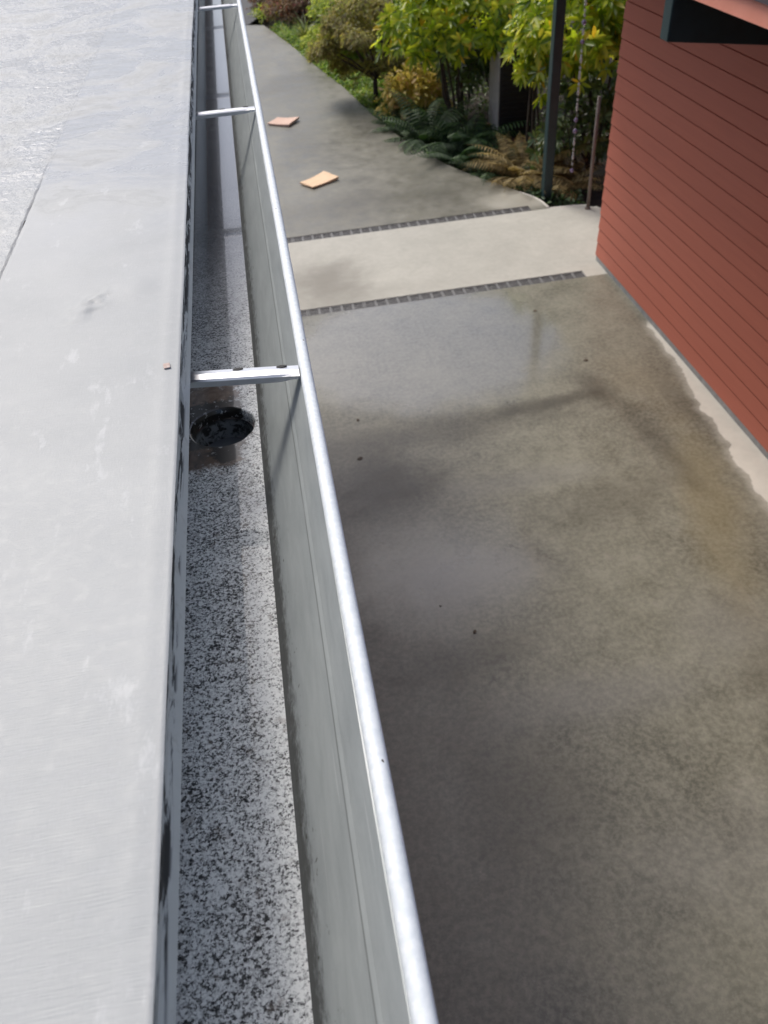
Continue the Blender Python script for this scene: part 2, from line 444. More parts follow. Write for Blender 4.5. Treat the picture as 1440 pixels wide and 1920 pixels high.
M = dict(
    membrane=mat_membrane(), drip=mat_drip(), lip=mat_lip(), gwall=mat_wall(), gfloor=mat_floor(), outlet=mat_outlet(),
    driveway=mat_concrete('damp_concrete', (0.64, 0.62, 0.55), (0.150, 0.146, 0.114), 'driveway'),
    pavement=mat_concrete('dry_concrete', (0.45, 0.442, 0.395), (0.20, 0.19, 0.165), 'pavement'),
    path=mat_concrete('path_concrete', (0.50, 0.48, 0.42), (0.160, 0.155, 0.130), 'path'),
    kerb=simple('pale_kerb_concrete', (0.50, 0.48, 0.44), (0.60, 0.58, 0.53), 12, 0.8),
    siding=mat_siding(),
    fascia=simple('sunlit_trim_colour', (0.74, 0.29, 0.205), (0.80, 0.335, 0.245), 6, 0.5),  # eave board coloured brighter than the siding, sunlight put into its colour
    aluminium=simple('bright_aluminium', (0.72, 0.73, 0.74), (0.82, 0.82, 0.83), 60, 0.28, 0.85, 0.08, 0.001),
    dark=simple('dark_slot', (0.012, 0.012, 0.012), (0.03, 0.03, 0.03), 50, 0.7),
    grate=simple('grey_grate', (0.10, 0.103, 0.105), (0.19, 0.19, 0.19), 30, 0.6),
    flashing=simple('grey_flashing', (0.20, 0.205, 0.215), (0.32, 0.33, 0.34), 15, 0.45, 0.3),
    teal=simple('dark_teal_paint', (0.008, 0.030, 0.034), (0.014, 0.044, 0.050), 12, 0.42),
    roofdark=simple('dark_roof_edge', (0.05, 0.04, 0.05), (0.09, 0.075, 0.085), 12, 0.6),
    soil=simple('dark_soil', (0.014, 0.010, 0.007), (0.045, 0.032, 0.021), 9, 0.95, 0, 0.6, 0.03),
    asphalt=simple('asphalt', (0.04, 0.042, 0.048), (0.075, 0.077, 0.082), 60, 0.75, 0, 0.4, 0.006),
    bark=simple('dark_bark', (0.02, 0.015, 0.011), (0.075, 0.06, 0.048), 30, 0.9, 0, 0.5, 0.006),
    greybark=simple('grey_bark', (0.10, 0.09, 0.075), (0.21, 0.19, 0.16), 30, 0.9, 0, 0.5, 0.004),
    pole=simple('grey_brown_pole', (0.14, 0.115, 0.10), (0.24, 0.205, 0.18), 20, 0.5),
    acdark=simple('black_panel', (0.008, 0.008, 0.009), (0.016, 0.016, 0.017), 20, 0.6),
    acgrey=simple('pale_grey_panel', (0.30, 0.30, 0.29), (0.42, 0.42, 0.40), 20, 0.5),
    brick=simple('brick_red_rubble', (0.12, 0.05, 0.035), (0.32, 0.16, 0.12), 14, 0.9, 0, 0.5, 0.01),
    wood=None,
)


def mat_wood(name, a, b):
    t = NT(name)
    g = t.noise(1, 5, 0.6, 0.3, vec=t.scaled(6, 70, 40))
    col = t.mix(t.ramp(g, [(0.3, 0.0), (0.7, 1.0)]), a, b)
    return t.done(t.bsdf(col, 0.65, 0, t.bump(g, 0.2, 0.002)))


M['wood'] = mat_wood('split_cedar', (0.68, 0.45, 0.27), (0.84, 0.62, 0.41))
M['woodpink'] = mat_wood('pinkish_cedar', (0.56, 0.36, 0.27), (0.70, 0.50, 0.40))
M['bead_clear'] = simple('clear_bead', (0.7, 0.72, 0.72), (0.85, 0.87, 0.87), 20, 0.08, 0, 0, 0.001, Transmission_Weight=0.45)
M['bead_purple'] = simple('purple_bead', (0.26, 0.19, 0.36), (0.42, 0.34, 0.52), 20, 0.1, 0, 0, 0.001, Transmission_Weight=0.3)
M['orange'] = simple('orange_chip', (0.46, 0.33, 0.28), (0.54, 0.46, 0.42), 200, 0.8)
M['deadleaf'] = simple('brown_leaf', (0.05, 0.038, 0.024), (0.10, 0.072, 0.045), 60, 0.7)

L_RHODO = mat_leaf('rhododendron_leaf', [(0.0, (0.09, 0.16, 0.02)), (0.3, (0.25, 0.38, 0.025)), (0.65, (0.48, 0.58, 0.04)), (0.93, (0.66, 0.68, 0.10)), (1.0, (0.70, 0.45, 0.04))], 0.28, 0.6)
L_RHODO_D = mat_leaf('deep_green_leaf', [(0.0, (0.03, 0.06, 0.018)), (0.6, (0.08, 0.14, 0.035)), (1.0, (0.17, 0.24, 0.07))], 0.3, 0.3)
L_MAPLE = mat_leaf('laceleaf', [(0.0, (0.10, 0.08, 0.035)), (0.4, (0.22, 0.20, 0.05)), (0.75, (0.34, 0.38, 0.06)), (1.0, (0.50, 0.38, 0.20))], 0.45, 0.45)
L_LIME = mat_leaf('lime_leaf', [(0.0, (0.14, 0.22, 0.03)), (0.5, (0.34, 0.46, 0.05)), (1.0, (0.55, 0.58, 0.10))], 0.4, 0.5)
L_COVER = mat_leaf('ground_cover_leaf', [(0.0, (0.08, 0.17, 0.03)), (0.5, (0.20, 0.34, 0.06)), (0.9, (0.38, 0.50, 0.11)), (1.0, (0.48, 0.44, 0.15))], 0.45, 0.4)
L_FERN = mat_leaf('fern_green', [(0.0, (0.015, 0.045, 0.018)), (0.6, (0.035, 0.085, 0.03)), (1.0, (0.07, 0.14, 0.035))], 0.6, 0.3)
L_BROWN = mat_leaf('dry_frond', [(0.0, (0.13, 0.10, 0.04)), (0.5, (0.27, 0.205, 0.09)), (1.0, (0.42, 0.33, 0.16))], 0.7, 0.4)
L_YELLOW = mat_leaf('yellow_leaf', [(0.0, (0.30, 0.26, 0.05)), (0.6, (0.60, 0.54, 0.15)), (1.0, (0.68, 0.50, 0.32))], 0.6, 0.45)
L_RED = mat_leaf('reddish_leaf', [(0.0, (0.10, 0.04, 0.03)), (0.5, (0.26, 0.14, 0.08)), (0.85, (0.26, 0.26, 0.08)), (1.0, (0.48, 0.05, 0.08))], 0.45, 0.35)
L_GRASS = mat_leaf('strappy_leaf', [(0.0, (0.10, 0.15, 0.04)), (0.6, (0.24, 0.29, 0.09)), (1.0, (0.38, 0.36, 0.16))], 0.45, 0.35)


# ------------------------------------------------------------------ object helpers
def tag(o, label=None, cat=None, group=None, kind=None):
    if label: o['label'] = label
    if cat: o['category'] = cat
    if group: o['group'] = group
    if kind: o['kind'] = kind
    return o


def mesh(name, verts, faces, mat, parent=None, smooth=False):
    me = bpy.data.meshes.new(name)
    me.from_pydata([tuple(v) for v in verts], [], [tuple(f) for f in faces])
    me.validate()
    me.update()
    for mm in (mat if isinstance(mat, list) else [mat]):
        me.materials.append(mm)
    if smooth:
        me.polygons.foreach_set('use_smooth', [True] * len(me.polygons))
    o = bpy.data.objects.new(name, me)
    COL.objects.link(o)
    if parent: o.parent = parent
    return o


def fastmesh(name, V, F, mat, parent=None, smooth=False):
    """V (n,3) F (m,k) numpy"""
    me = bpy.data.meshes.new(name)
    F = np.asarray(F)
    k = F.shape[1]
    me.vertices.add(len(V))
    me.vertices.foreach_set('co', np.asarray(V, dtype=np.float32).ravel())
    me.loops.add(F.size)
    me.loops.foreach_set('vertex_index', F.astype(np.int32).ravel())
    me.polygons.add(len(F))
    me.polygons.foreach_set('loop_start', np.arange(0, F.size, k, dtype=np.int32))
    me.polygons.foreach_set('loop_total', np.full(len(F), k, dtype=np.int32))
    if smooth:
        me.polygons.foreach_set('use_smooth', np.ones(len(F), dtype=bool))
    me.update(calc_edges=True)
    me.validate()
    me.materials.append(mat)
    o = bpy.data.objects.new(name, me)
    COL.objects.link(o)
    if parent: o.parent = parent
    return o


def empty(name, loc=(0, 0, 0)):
    o = bpy.data.objects.new(name, None)
    o.location = loc
    o.empty_display_size = 0.1
    COL.objects.link(o)
    return o


def sweep(name, prof, y0, y1, mat, parent=None, smooth=False, closed=False, ny=1, wob=None):
    """prof: list of (x,z) swept along Y"""
    n = len(prof)
    V, F = [], []
    ys = [y0 + (y1 - y0) * i / ny for i in range(ny + 1)]
    for y in ys:
        for (x, z) in prof:
            if wob:
                dx, dz = wob(x, y, z)
                V.append((x + dx, y, z + dz))
            else:
                V.append((x, y, z))
    last = n if closed else n - 1
    for j in range(ny):
        for i in range(last):
            a, b = j * n + i, j * n + (i + 1) % n
            F.append((a, b, b + n, a + n))
    if closed:
        F.append(tuple(range(n - 1, -1, -1)))
        F.append(tuple(range(ny * n, ny * n + n)))
    return mesh(name, V, F, mat, parent, smooth)


class MB:
    def __init__(self):
        self.V, self.F = [], []

    def box(self, x0, x1, y0, y1, z0, z1):
        b = len(self.V)
        self.V += [(x, y, z) for z in (z0, z1) for y in (y0, y1) for x in (x0, x1)]
        self.F += [tuple(b + i for i in f) for f in ((0, 2, 3, 1), (4, 5, 7, 6), (0, 1, 5, 4), (2, 6, 7, 3), (0, 4, 6, 2), (1, 3, 7, 5))]
        return self

    def tube(self, pts, radii, n=8, cap=True):
        b0 = len(self.V)
        pts = [Vector(p) for p in pts]
        for i, p in enumerate(pts):
            d = (pts[min(i + 1, len(pts) - 1)] - pts[max(i - 1, 0)]).normalized()
            a = d.orthogonal().normalized() if abs(d.z) < 0.9 else Vector((1, 0, 0)).cross(d).normalized()
            c = d.cross(a)
            r = radii[i] if isinstance(radii, (list, tuple)) else radii
            for k in range(n):
                t = 2 * math.pi * k / n
                self.V.append(tuple(p + a * r * math.cos(t) + c * r * math.sin(t)))
        for i in range(len(pts) - 1):
            for k in range(n):
                a = b0 + i * n + k
                b = b0 + i * n + (k + 1) % n
                self.F.append((a, b, b + n, a + n))
        if cap:
            self.F.append(tuple(b0 + k for k in range(n - 1, -1, -1)))
            e = b0 + (len(pts) - 1) * n
            self.F.append(tuple(e + k for k in range(n)))
        return self

    def build(self, name, mat, parent=None, smooth=False, bevel=0.0):
        o = mesh(name, self.V, self.F, mat, parent, smooth)
        if bevel:
            md = o.modifiers.new('bevel', 'BEVEL')
            md.width = bevel
            md.segments = 2
            md.limit_method = 'ANGLE'
        return o


Z = lambda d: 3.2 - d

# ================================================================== THE SETTING: ground, road, concrete
g = mesh('ground', [(-300, -300, -0.14), (300, -300, -0.14), (300, 300, -0.14), (-300, 300, -0.14)], [(0, 1, 2, 3)], M['soil'])
tag(g, kind='structure')
road = mesh('road', [(-60, 17.95, -0.006), (0.18, 17.95, -0.006), (0.42, 18.6, -0.006), (0.62, 20.5, -0.006), (0.7, 26, -0.006), (-60, 26, -0.006)], [(0, 1, 2, 3, 4, 5)], M['asphalt'])
tag(road, kind='structure')

D2N, D2F = 6.045, 6.165          # near drain
D1N, D1F = 7.55, 7.68            # far drain
DXR = 2.58
DXL = -0.30


def slab(name, outline, mat, skirt=0.25):
    n = len(outline)
    V = [(x, y, 0) for x, y in outline] + [(x, y, -skirt) for x, y in outline]
    F = [tuple(range(n))] + [(i, i + n, (i + 1) % n + n, (i + 1) % n) for i in range(n)]
    return tag(mesh(name, V, F, mat), kind='structure')


slab('driveway', [(-0.60, -6), (3.0, -6), (3.0, D2N), (-0.60, D2N)], M['driveway'])
slab('pavement', [(-0.60, D2F), (DXL, D2F), (DXR, D2F), (DXR, D2N + 0.002), (3.0, D2N + 0.002), (3.6, D2F), (3.6, 6.9), (3.32, 7.2), (3.21, 7.36), (3.17, 7.44), (3.10, 7.505), (3.0, 7.53), (2.755, D1N), (-0.60, D1N)], M['pavement'])
edge = [(2.745, 7.60), (2.74, 7.70), (2.725, 7.80), (2.69, 7.90), (2.62, 8.03), (2.432, 8.383), (2.28, 8.65), (2.15, 8.909), (2.03, 9.21), (1.92, 9.548), (1.80, 9.98), (1.69, 10.45), (1.57, 11.2),
        (1.45, 12.1), (1.339, 12.883), (1.084, 14.241), (0.794, 16.009), (0.456, 17.704)]
slab('path', [(-0.6, D1F), (DXR - 0.01, D1F), (DXR - 0.01, D1N + 0.003), (2.745, D1N + 0.003)] + edge + [(0.166, 17.861), (-2.5, 18.1), (-2.5, D1F)], M['path'])


# pale rounded nosing at the corner of the path by the post
def nosing(pts, r, name, label):
    mb = MB()
    mb.tube([(x, y, -r * 0.78) for x, y in pts], r, 10)
    return mb


nb = nosing([(2.745, D1N + 0.01), (2.745, 7.62), (2.735, 7.72), (2.72, 7.80), (2.685, 7.90), (2.60, 8.06)], 0.022, '', '')
nb2 = nosing([(3.23, 7.36), (3.19, 7.44), (3.12, 7.515), (3.0, 7.54), (2.76, 7.56)], 0.02, '', '')
tag(nb.build('kerb', M['kerb'], None, True), kind='structure')
tag(nb2.build('kerb', M['kerb'], None, True), kind='structure')


# ================================================================== drains: channel + grates
def drain(y0, y1, label):
    t = empty('channel_drain', ((DXL + DXR) / 2, (y0 + y1) / 2, 0))
    ox, oy = t.location.x, t.location.y
    c = MB()
    c.box(DXL - ox, DXR - ox, y0 - oy, y1 - oy, -0.10, -0.09)
    c.box(DXL - ox, DXR - ox, y0 - oy, y0 + 0.008 - oy, -0.089, -0.004)
    c.box(DXL - ox, DXR - ox, y1 - 0.008 - oy, y1 - oy, -0.089, -0.004)
    c.build('channel', M['dark'], t)
    x = DXL
    seg = 0.48
    while x < DXR - 0.02:
        x1 = min(x + seg, DXR)
        g = MB()
        a, b = y0 + 0.0085 - oy, y1 - 0.0085 - oy
        g.box(x + 0.002 - ox, x1 - 0.002 - ox, a, a + 0.010, -0.022, -0.003)
        g.box(x + 0.002 - ox, x1 - 0.002 - ox, b - 0.010, b, -0.022, -0.003)
        mid = (a + b) / 2
        nb_ = max(2, int(round((x1 - x) / 0.096)))
        w = (x1 - x - 0.004) / nb_
        for i in range(nb_ + 1):
            xx = x + 0.002 + w * i
            g.box(max(xx - 0.010, x + 0.002) - ox, min(xx + 0.010, x1 - 0.002) - ox, a + 0.0101, b - 0.0101, -0.022, -0.0034)
        for j in range(1, 5):
            yy = a + 0.010 + (b - a - 0.020) * j / 5
            g.box(x + 0.002 - ox, x1 - 0.002 - ox, yy - 0.0045, yy + 0.0045, -0.024, -0.0052)
        g.build('grate', M['grate'], t)
        x = x1
    tag(t, label, 'drain', 'slotted drains across the concrete')


drain(D2N, D2F, 'slotted grey drain channel between the pale pavement and the wet concrete, nearer one')
drain(D1N, D1F, 'slotted grey drain channel farther away, along the path with the wood pieces')

# ================================================================== flat roof on the left
roof = empty('flat_roof', (-1.0, 1.5, 2.8))
tag(roof, 'pale grey wet membrane roof with a dark stained metal edge on the left', 'roof')


def rel(o, t):
    o.matrix_parent_inverse = Matrix.Translation(-t.location)
    return o


def nz(x, y, s, seed=0.0, o=4):
    return noise.fractal(Vector((x * s, y * s, seed)), 0.9, 2.0, o)


def roof_edge_x(y):
    k = min(max((y - 1.0) / 1.2, 0), 1)
    return -0.1093 - 0.0035 * k + 0.0008 * nz(0, y, 3, 5.0)


def cover_sheet():
    xs = np.concatenate([np.linspace(-0.329, -0.115, 56), np.linspace(-0.1135, -0.1093, 7)])
    ys = np.concatenate([np.linspace(-1.2, 0.1, 60)[:-1], np.linspace(0.1, 1.6, 420)[:-1], np.linspace(1.6, 6.0, 420)])
    V = np.zeros((len(ys), len(xs), 3))
    for j, y in enumerate(ys):
        ex = roof_edge_x(y)
        far = min(max((y - 0.9) / 0.7, 0), 1)
        for i, x in enumerate(xs):
            xx = x if x < -0.2 else x + (ex + 0.1093) * (x + 0.2) / (0.2 - 0.1093)
            z = 2.8005
            z += 0.0008 * nz(x, y * 0.5, 4, 1.0, 1)
            z += far * 0.0013 * nz(x * 0.6, y * 1.3, 24, 2.0, 3)
            # folded ripples across the sheet
            z += (0.25 + far) * 0.0006 * math.sin((y + 0.05 * nz(x, y, 3, 9.0, 2)) * 150) * max(0, nz(x, y, 4, 4.0, 2) - 0.1)
            # blister of trapped water
            u, v = (x + 0.213), (y - 0.845)
            ru, rv = u * 0.45 + v * 0.9, -u * 0.9 + v * 0.45
            d = (ru / 0.040) ** 2 + (rv / 0.016) ** 2
            if d < 4:
                q = nz(x, y, 55, 7.0, 3)
                z += 0.0042 * math.exp(-d * 1.1) * (0.25 + 0.8 * max(0.0, 1 - 2.6 * abs(q)))
            d = ((x + 0.165) / 0.022) ** 2 + ((y - 0.875) / 0.028) ** 2
            z += 0.0030 * math.exp(-d) * (1 if d < 6 else 0)
            z += 0.0007 * math.exp(-((x + 0.123) / 0.006) ** 2)
            e = (-0.1120 - x)
            if e < 0: z -= 130 * e * e
            if i == 0: z -= 0.0035 if y < 1.3 else 0.0012
            V[j, i] = (xx, y, z)
    ny, nx = V.shape[:2]
    idx = np.arange(ny * nx).reshape(ny, nx)
    F = np.stack([idx[:-1, :-1], idx[:-1, 1:], idx[1:, 1:], idx[1:, :-1]], -1).reshape(-1, 4)
    return V.reshape(-1, 3), F


V, F = cover_sheet()
rel(fastmesh('cover_sheet', V, F, M['membrane'], roof, True), roof)
tag(bpy.data.objects['cover_sheet'], 'smooth strip of membrane lapped along the roof edge')


def main_sheet():
    xs = np.concatenate([np.linspace(-6, -1.2, 20)[:-1], np.linspace(-1.2, -0.3275, 150)])
    ys = np.concatenate([np.linspace(-1.2, 0.8, 30)[:-1], np.linspace(0.8, 6.0, 560)])
    V = np.zeros((len(ys), len(xs), 3))
    for j, y in enumerate(ys):
        for i, x in enumerate(xs):
            z = 2.7985 + 0.0010 * nz(x, y, 4, 3.0, 1)
            if x > -1.2:
                k = nz(x, y, 1.6, 11.0, 2)
                z += 0.0040 * max(0, k) * nz(x * 0.4, y * 1.7, 18, 5.0, 3)
                z += 0.0007 * nz(x, y, 45, 8.0, 2)
            V[j, i] = (x, y, z)
    ny, nx = V.shape[:2]
    idx = np.arange(ny * nx).reshape(ny, nx)
    F = np.stack([idx[:-1, :-1], idx[:-1, 1:], idx[1:, 1:], idx[1:, :-1]], -1).reshape(-1, 4)
    return V.reshape(-1, 3), F


V, F = main_sheet()
rel(fastmesh('membrane', V, F, M['membrane'], roof, True), roof)

# drip edge: stained vertical face, hemmed foot
dp = [(-0.1100, 2.7985), (-0.1108, 2.7940), (-0.1110, 2.7850), (-0.1098, 2.7810), (-0.1070, 2.7725), (-0.1064, 2.7700), (-0.1072, 2.7688), (-0.1090, 2.7705), (-0.1130, 2.7830), (-0.1130, 2.7975)]
rel(sweep('drip_edge', dp, -1.2, 6.0, M['drip'], roof, False, True, 240,
          lambda x, y, z: (roof_edge_x(y) + 0.1093 if z > 2.78 else (roof_edge_x(y) + 0.1093) * 0.6, 0.0006 * nz(1, y, 5, 3.0, 2))), roof)
b = MB()
b.box(-6, -0.146, -1.2, 6.0, 2.56, 2.796)
rel(b.build('roof_deck', M['siding'], roof), roof)
b = MB()
b.box(-6, -0.62, -1.2, 5.6, -0.1, 2.559)
rel(b.build('wall', M['siding'], roof), roof)

# ================================================================== gutter
gut = empty('gutter', (-0.06, 1.0, Z(0.569)))
tag(gut, 'galvanised metal roof gutter with round drain hole and speckled floor', 'gutter')
GY0, GY1 = -1.2, 5.9
ZF = Z(0.569)


def gwob(x, y, z):
    return (0.0006 * nz(x * 4, y, 2.5, 6.0, 2), 0.0005 * nz(x * 4, y, 2.0, 8.0, 2))


inner = [(-0.0546, ZF), (-0.0515, ZF + 0.0025), (-0.0475, ZF + 0.008), (-0.0435, ZF + 0.0155), (-0.0140, Z(0.4930)), (-0.0131, Z(0.4908)), (-0.0126, Z(0.4893)), (-0.0096, Z(0.4848)), (-0.0089, Z(0.4828)),
         (0.0035, Z(0.4555)), (0.0040, Z(0.4530))]
outer = [(0.0058, Z(0.4530)), (-0.0064, Z(0.4870)), (-0.0100, Z(0.4895)), (-0.0418, ZF + 0.014), (-0.0500, ZF - 0.002), (-0.0546, ZF - 0.003)]
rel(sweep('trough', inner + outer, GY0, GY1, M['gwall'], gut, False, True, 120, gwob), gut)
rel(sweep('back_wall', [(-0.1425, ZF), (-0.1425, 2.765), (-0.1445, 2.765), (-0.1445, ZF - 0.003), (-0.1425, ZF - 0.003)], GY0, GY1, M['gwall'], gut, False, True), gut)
# rolled front lip
lp = []
for k in range(18):
    a = R(200 - 340 * k / 17)
    lp.append((0.0106 + 0.0066 * math.cos(a), Z(0.4516) + 0.0066 * math.sin(a)))
lp2 = [(0.0106 + 0.0054 * (x - 0.0106) / 0.0066, Z(0.4516) + 0.0054 * (z - Z(0.4516)) / 0.0066) for x, z in reversed(lp)]
rel(sweep('lip', lp + lp2, GY0, GY1, M['lip'], gut, True, True, 160, lambda x, y, z: (0.0009 * nz(1, y, 2.2, 6.0, 3), 0.0005 * nz(2, y, 2.0, 8.0, 2))), gut)

# floor with the outlet hole
HX, HY, HR = -0.0998, 0.826, 0.0395
fx0, fx1 = -0.1425, -0.0546
MBf = MB()
ya, yb = HY - 0.075, HY + 0.075
Vf, Ff = [], []
N = 64
for ring in range(5):
    for k in range(N):
        a = 2 * math.pi * k / N
        c, s = math.cos(a), math.sin(a)
        if ring == 0:
            hw, he = fx1 - HX, HX - fx0
            tx = (hw if c > 0 else he) / max(abs(c), 1e-6)
            ty = 0.075 / max(abs(s), 1e-6)
            r = min(tx, ty)
            Vf.append((HX + r * c, HY + r * s, ZF))
        else:
            wob = 1 + 0.03 * noise.noise(Vector((c * 2, s * 2, 3.0)))
            rr = (HR * 1.055, HR * 1.01, HR * 0.965, HR * 0.95)[ring - 1] * wob
            rr = min(rr, 0.0421)
            Vf.append((HX + rr * c, HY + rr * s, ZF + (0.0004, -0.0006, -0.005, -0.014)[ring - 1]))
for ring in range(4):
    for k in range(N):
        a, b = ring * N + k, ring * N + (k + 1) % N
        Ff.append((a, b, b + N, a + N))
nb0 = len(Vf)
for (y0, y1) in ((GY0, ya), (yb, GY1)):
    b0 = len(Vf)
    Vf += [(fx0, y0, ZF), (fx1, y0, ZF), (fx1, y1, ZF), (fx0, y1, ZF)]
    Ff.append((b0, b0 + 1, b0 + 2, b0 + 3))
# corner fill of the ring to the rectangle
cors = [(fx1, yb), (fx0, yb), (fx0, ya), (fx1, ya)]
for cx_, cy_ in cors:
    ang = math.atan2(cy_ - HY, cx_ - HX) % (2 * math.pi)
    k = int(ang / (2 * math.pi) * N) % N
    b0 = len(Vf)
    Vf.append((cx_, cy_, ZF))
    Ff.append((k, b0, (k + 1) % N))
rel(mesh('floor', Vf, Ff, M['gfloor'], gut, False), gut)
# outlet tube
Vt, Ft = [], []
rings = [(0.950, -0.013), (0.94, -0.02), (0.92, -0.028), (0.90, -0.034), (0.86, -0.040)]
for rr, dz in rings:
    for k in range(48):
        a = 2 * math.pi * k / 48
        Vt.append((HX + HR * rr * math.cos(a), HY + HR * rr * math.sin(a) - (-dz) * 0.12, ZF + dz))
for i in range(len(rings) - 1):
    for k in range(48):
        a, b = i * 48 + k, i * 48 + (k + 1) % 48
        Ft.append((a, a + 48, b + 48, b))
rel(mesh('outlet', Vt, Ft, M['outlet'], gut, True), gut)
b0 = [(HX + HR * 0.87 * math.cos(2 * math.pi * k / 48), HY - 0.0048 + HR * 0.87 * math.sin(2 * math.pi * k / 48), ZF - 0.0385) for k in range(48)]
rel(mesh('pipe_elbow', b0, [tuple(range(48))], simple('pipe_bottom', (0.06, 0.07, 0.078), (0.10, 0.112, 0.12), 40, 0.5), gut), gut)


# hangers
def hanger(y, tilt=0.0):
    x0, x1 = -0.1395, 0.0035
    prof = [(-0.0112, -0.0062), (-0.0108, 0.0), (-0.0085, 0.0018), (0.0, 0.0030), (0.0085, 0.0018), (0.0108, 0.0), (0.0112, -0.0075), (0.0100, -0.0078), (0.0094, -0.0008), (0, 0.0016), (-0.0094, -0.0008), (-0.0100, -0.0064)]
    V, F = [], []
    n = len(prof)
    nx = 14
    for i in range(nx + 1):
        f = i / nx
        x = x0 + (x1 - x0) * f
        flat = 1 - 0.55 * math.exp(-((f - 0.98) / 0.08) ** 2)
        for (a, c) in prof:
            V.append((x, y + a - tilt * (f - 0.5), Z(0.4475) + c * flat))
    for i in range(nx):
        for k in range(n):
            a, b = i * n + k, i * n + (k + 1) % n
            F.append((a, a + n, b + n, b))
    F.append(tuple(range(n)))
    F.append(tuple(nx * n + k for k in range(n - 1, -1, -1)))
    h = rel(mesh('hanger', V, F, M['aluminium'], gut, False), gut)
    for xc in (-0.060, -0.0140):
        sv = []
        yc = y + 0.0062 - tilt * ((xc - x0) / (x1 - x0) - 0.5)
        for k in range(16):
            a = 2 * math.pi * k / 16
            w = 0.0036 * (1 + 0.55 * abs(math.cos(a)) ** 6)
            sv.append((xc + w * math.cos(a) , yc + 0.0024 * math.sin(a), Z(0.4475) + 0.0022 + 0.0012 * max(0, math.sin(a)) * 0 + (yc - y - 0.0030 * 0) * 0))
        tv = [(vx, vy, Z(0.4475) + 0.0030 - 0.05 * 0 - max(0, (vy - y) - 0.0) * 0.0) for vx, vy, vz in sv]
        bv = [(vx, vy, vz - 0.004) for vx, vy, vz in tv]
        nS = len(sv)
        o = mesh('slot', tv + bv, [tuple(range(nS))] + [(i, i + nS, (i + 1) % nS + nS, (i + 1) % nS) for i in range(nS)], M['dark'], h)
    return h


for yy in (0.742, 1.717, 2.812, 3.85, 4.9, -0.30):
    hanger(yy, 0.022 if yy < 1.5 else 0.004)

# ================================================================== red house on the right
WX = 2.771
house = empty('red_house', (WX, 3.0, 0))
tag(house, 'red house wall of lapped boards with a dark roof beam above', 'house')
HY1 = 6.335
prof = [(WX + 0.004, 0.047)]
z = 0.047
k = 0
while z < 2.55:
    prof += [(WX - 0.0110, z + 0.0005), (WX - 0.0122, z + 0.003), (WX - 0.0050, z + 0.1085), (WX - 0.0040, z + 0.1095), (WX + 0.008, z + 0.1100), (WX + 0.008, z + 0.1195)]
    z += 0.12
    k += 1
prof.append((WX + 0.25, z))
prof.append((WX + 0.25, 0.047))
o = sweep('wall', prof, -6, HY1, M['siding'], house, False, True, 24)
rel(o, house)
# end wall, same boards
VE, FE = [], []
pe = [(dx - WX, zz) for dx, zz in prof[:-2]]
for i, x in enumerate((WX + 0.004, 9.0)):
    for (d, zz) in pe:
        VE.append((x, HY1 - 0.012 - d, zz))
n = len(pe)
for q in range(n - 1):
    FE.append((q, q + n, q + 1 + n, q + 1))
rel(mesh('end_wall', VE, FE, M['siding'], house), house)
b = MB()
b.box(WX - 0.006, WX + 0.2, -6, HY1 - 0.008, -0.10, 0.046)
rel(b.build('base_flashing', M['flashing'], house), house)
# eave: fascia, roof, tapered outrigger beam
b = MB()
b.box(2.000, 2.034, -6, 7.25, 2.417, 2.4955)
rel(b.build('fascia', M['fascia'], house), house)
b = MB()
b.box(1.985, 9.0, -6, 7.30, 2.4960, 2.57)
b.box(2.0345, 2.7505, -6, 7.24, 2.475, 2.4957)
rel(b.build('roof', M['roofdark'], house), house)
Vb = []
for y in (4.058, 4.145):
    Vb += [(2.003, y, 2.211), (2.757, y, 2.117), (2.757, y, 2.473), (2.0355, y, 2.473), (2.0355, y, 2.4165), (2.003, y, 2.4165)]
Fb = [(0, 1, 2, 3, 4, 5), (11, 10, 9, 8, 7, 6)] + [(i, i + 6, (i + 1) % 6 + 6, (i + 1) % 6) for i in range(6)]
o = mesh('beam', Vb, Fb, M['teal'], house)
md = o.modifiers.new('bevel', 'BEVEL'); md.width = 0.006; md.segments = 2
rel(o, house)
tag(o, 'dark teal painted beam carrying the eave')

# ================================================================== post, pole, bead string, box
post = empty('support_post', (2.815, 7.86, -0.14))
tag(post, 'dark teal square post standing at the corner of the path', 'post')
b = MB()
b.box(-0.045, 0.045, -0.045, 0.045, 0, 3.6)
b.build('shaft', M['teal'], post, False, 0.006)
b = MB()
b.box(-0.065, 0.065, -0.065, 0.065, -0.002, 0.02)
b.build('base_plate', M['teal'], post)

pole = empty('thin_pole', (3.095, 7.42, 0))
tag(pole, 'thin grey brown pole on the pavement edge beside the house corner', 'pole')
b = MB()
b.tube([(0, 0, 0.0), (-0.001, 0, 0.5), (-0.002, 0.0, 1.02)], 0.0165, 14)
b.build('shaft', M['pole'], pole, True)
b = MB()
b.tube([(0, 0, 0.0005), (0, 0, 0.016)], [0.030, 0.024], 16)
b.build('base_collar', M['pole'], pole, True)

chain = empty('bead_string', (2.967, 7.65, 2.4))
tag(chain, 'hanging string of clear and purple beads in front of the green bushes', 'bead string')
MBs = {'bead_clear': MB(), 'bead_purple': MB()}
b = MB()
b.tube([(0, 0, 0), (0.006, 0, -1.0), (0.018, 0, -2.11)], 0.0022, 6)
b.build('cord', M['pole'], chain)


def bead(x, zc, r, hgt, mat):
    mb = MB()
    pts, rad = [], []
    for i in range(7):
        a = math.pi * i / 6
        pts.append((x, 0, zc + hgt * math.cos(a)))
        rad.append(max(r * math.sin(a), 0.0006))
    mb.tube(pts, rad, 10)
    mb.build('bead', mat, chain, True)


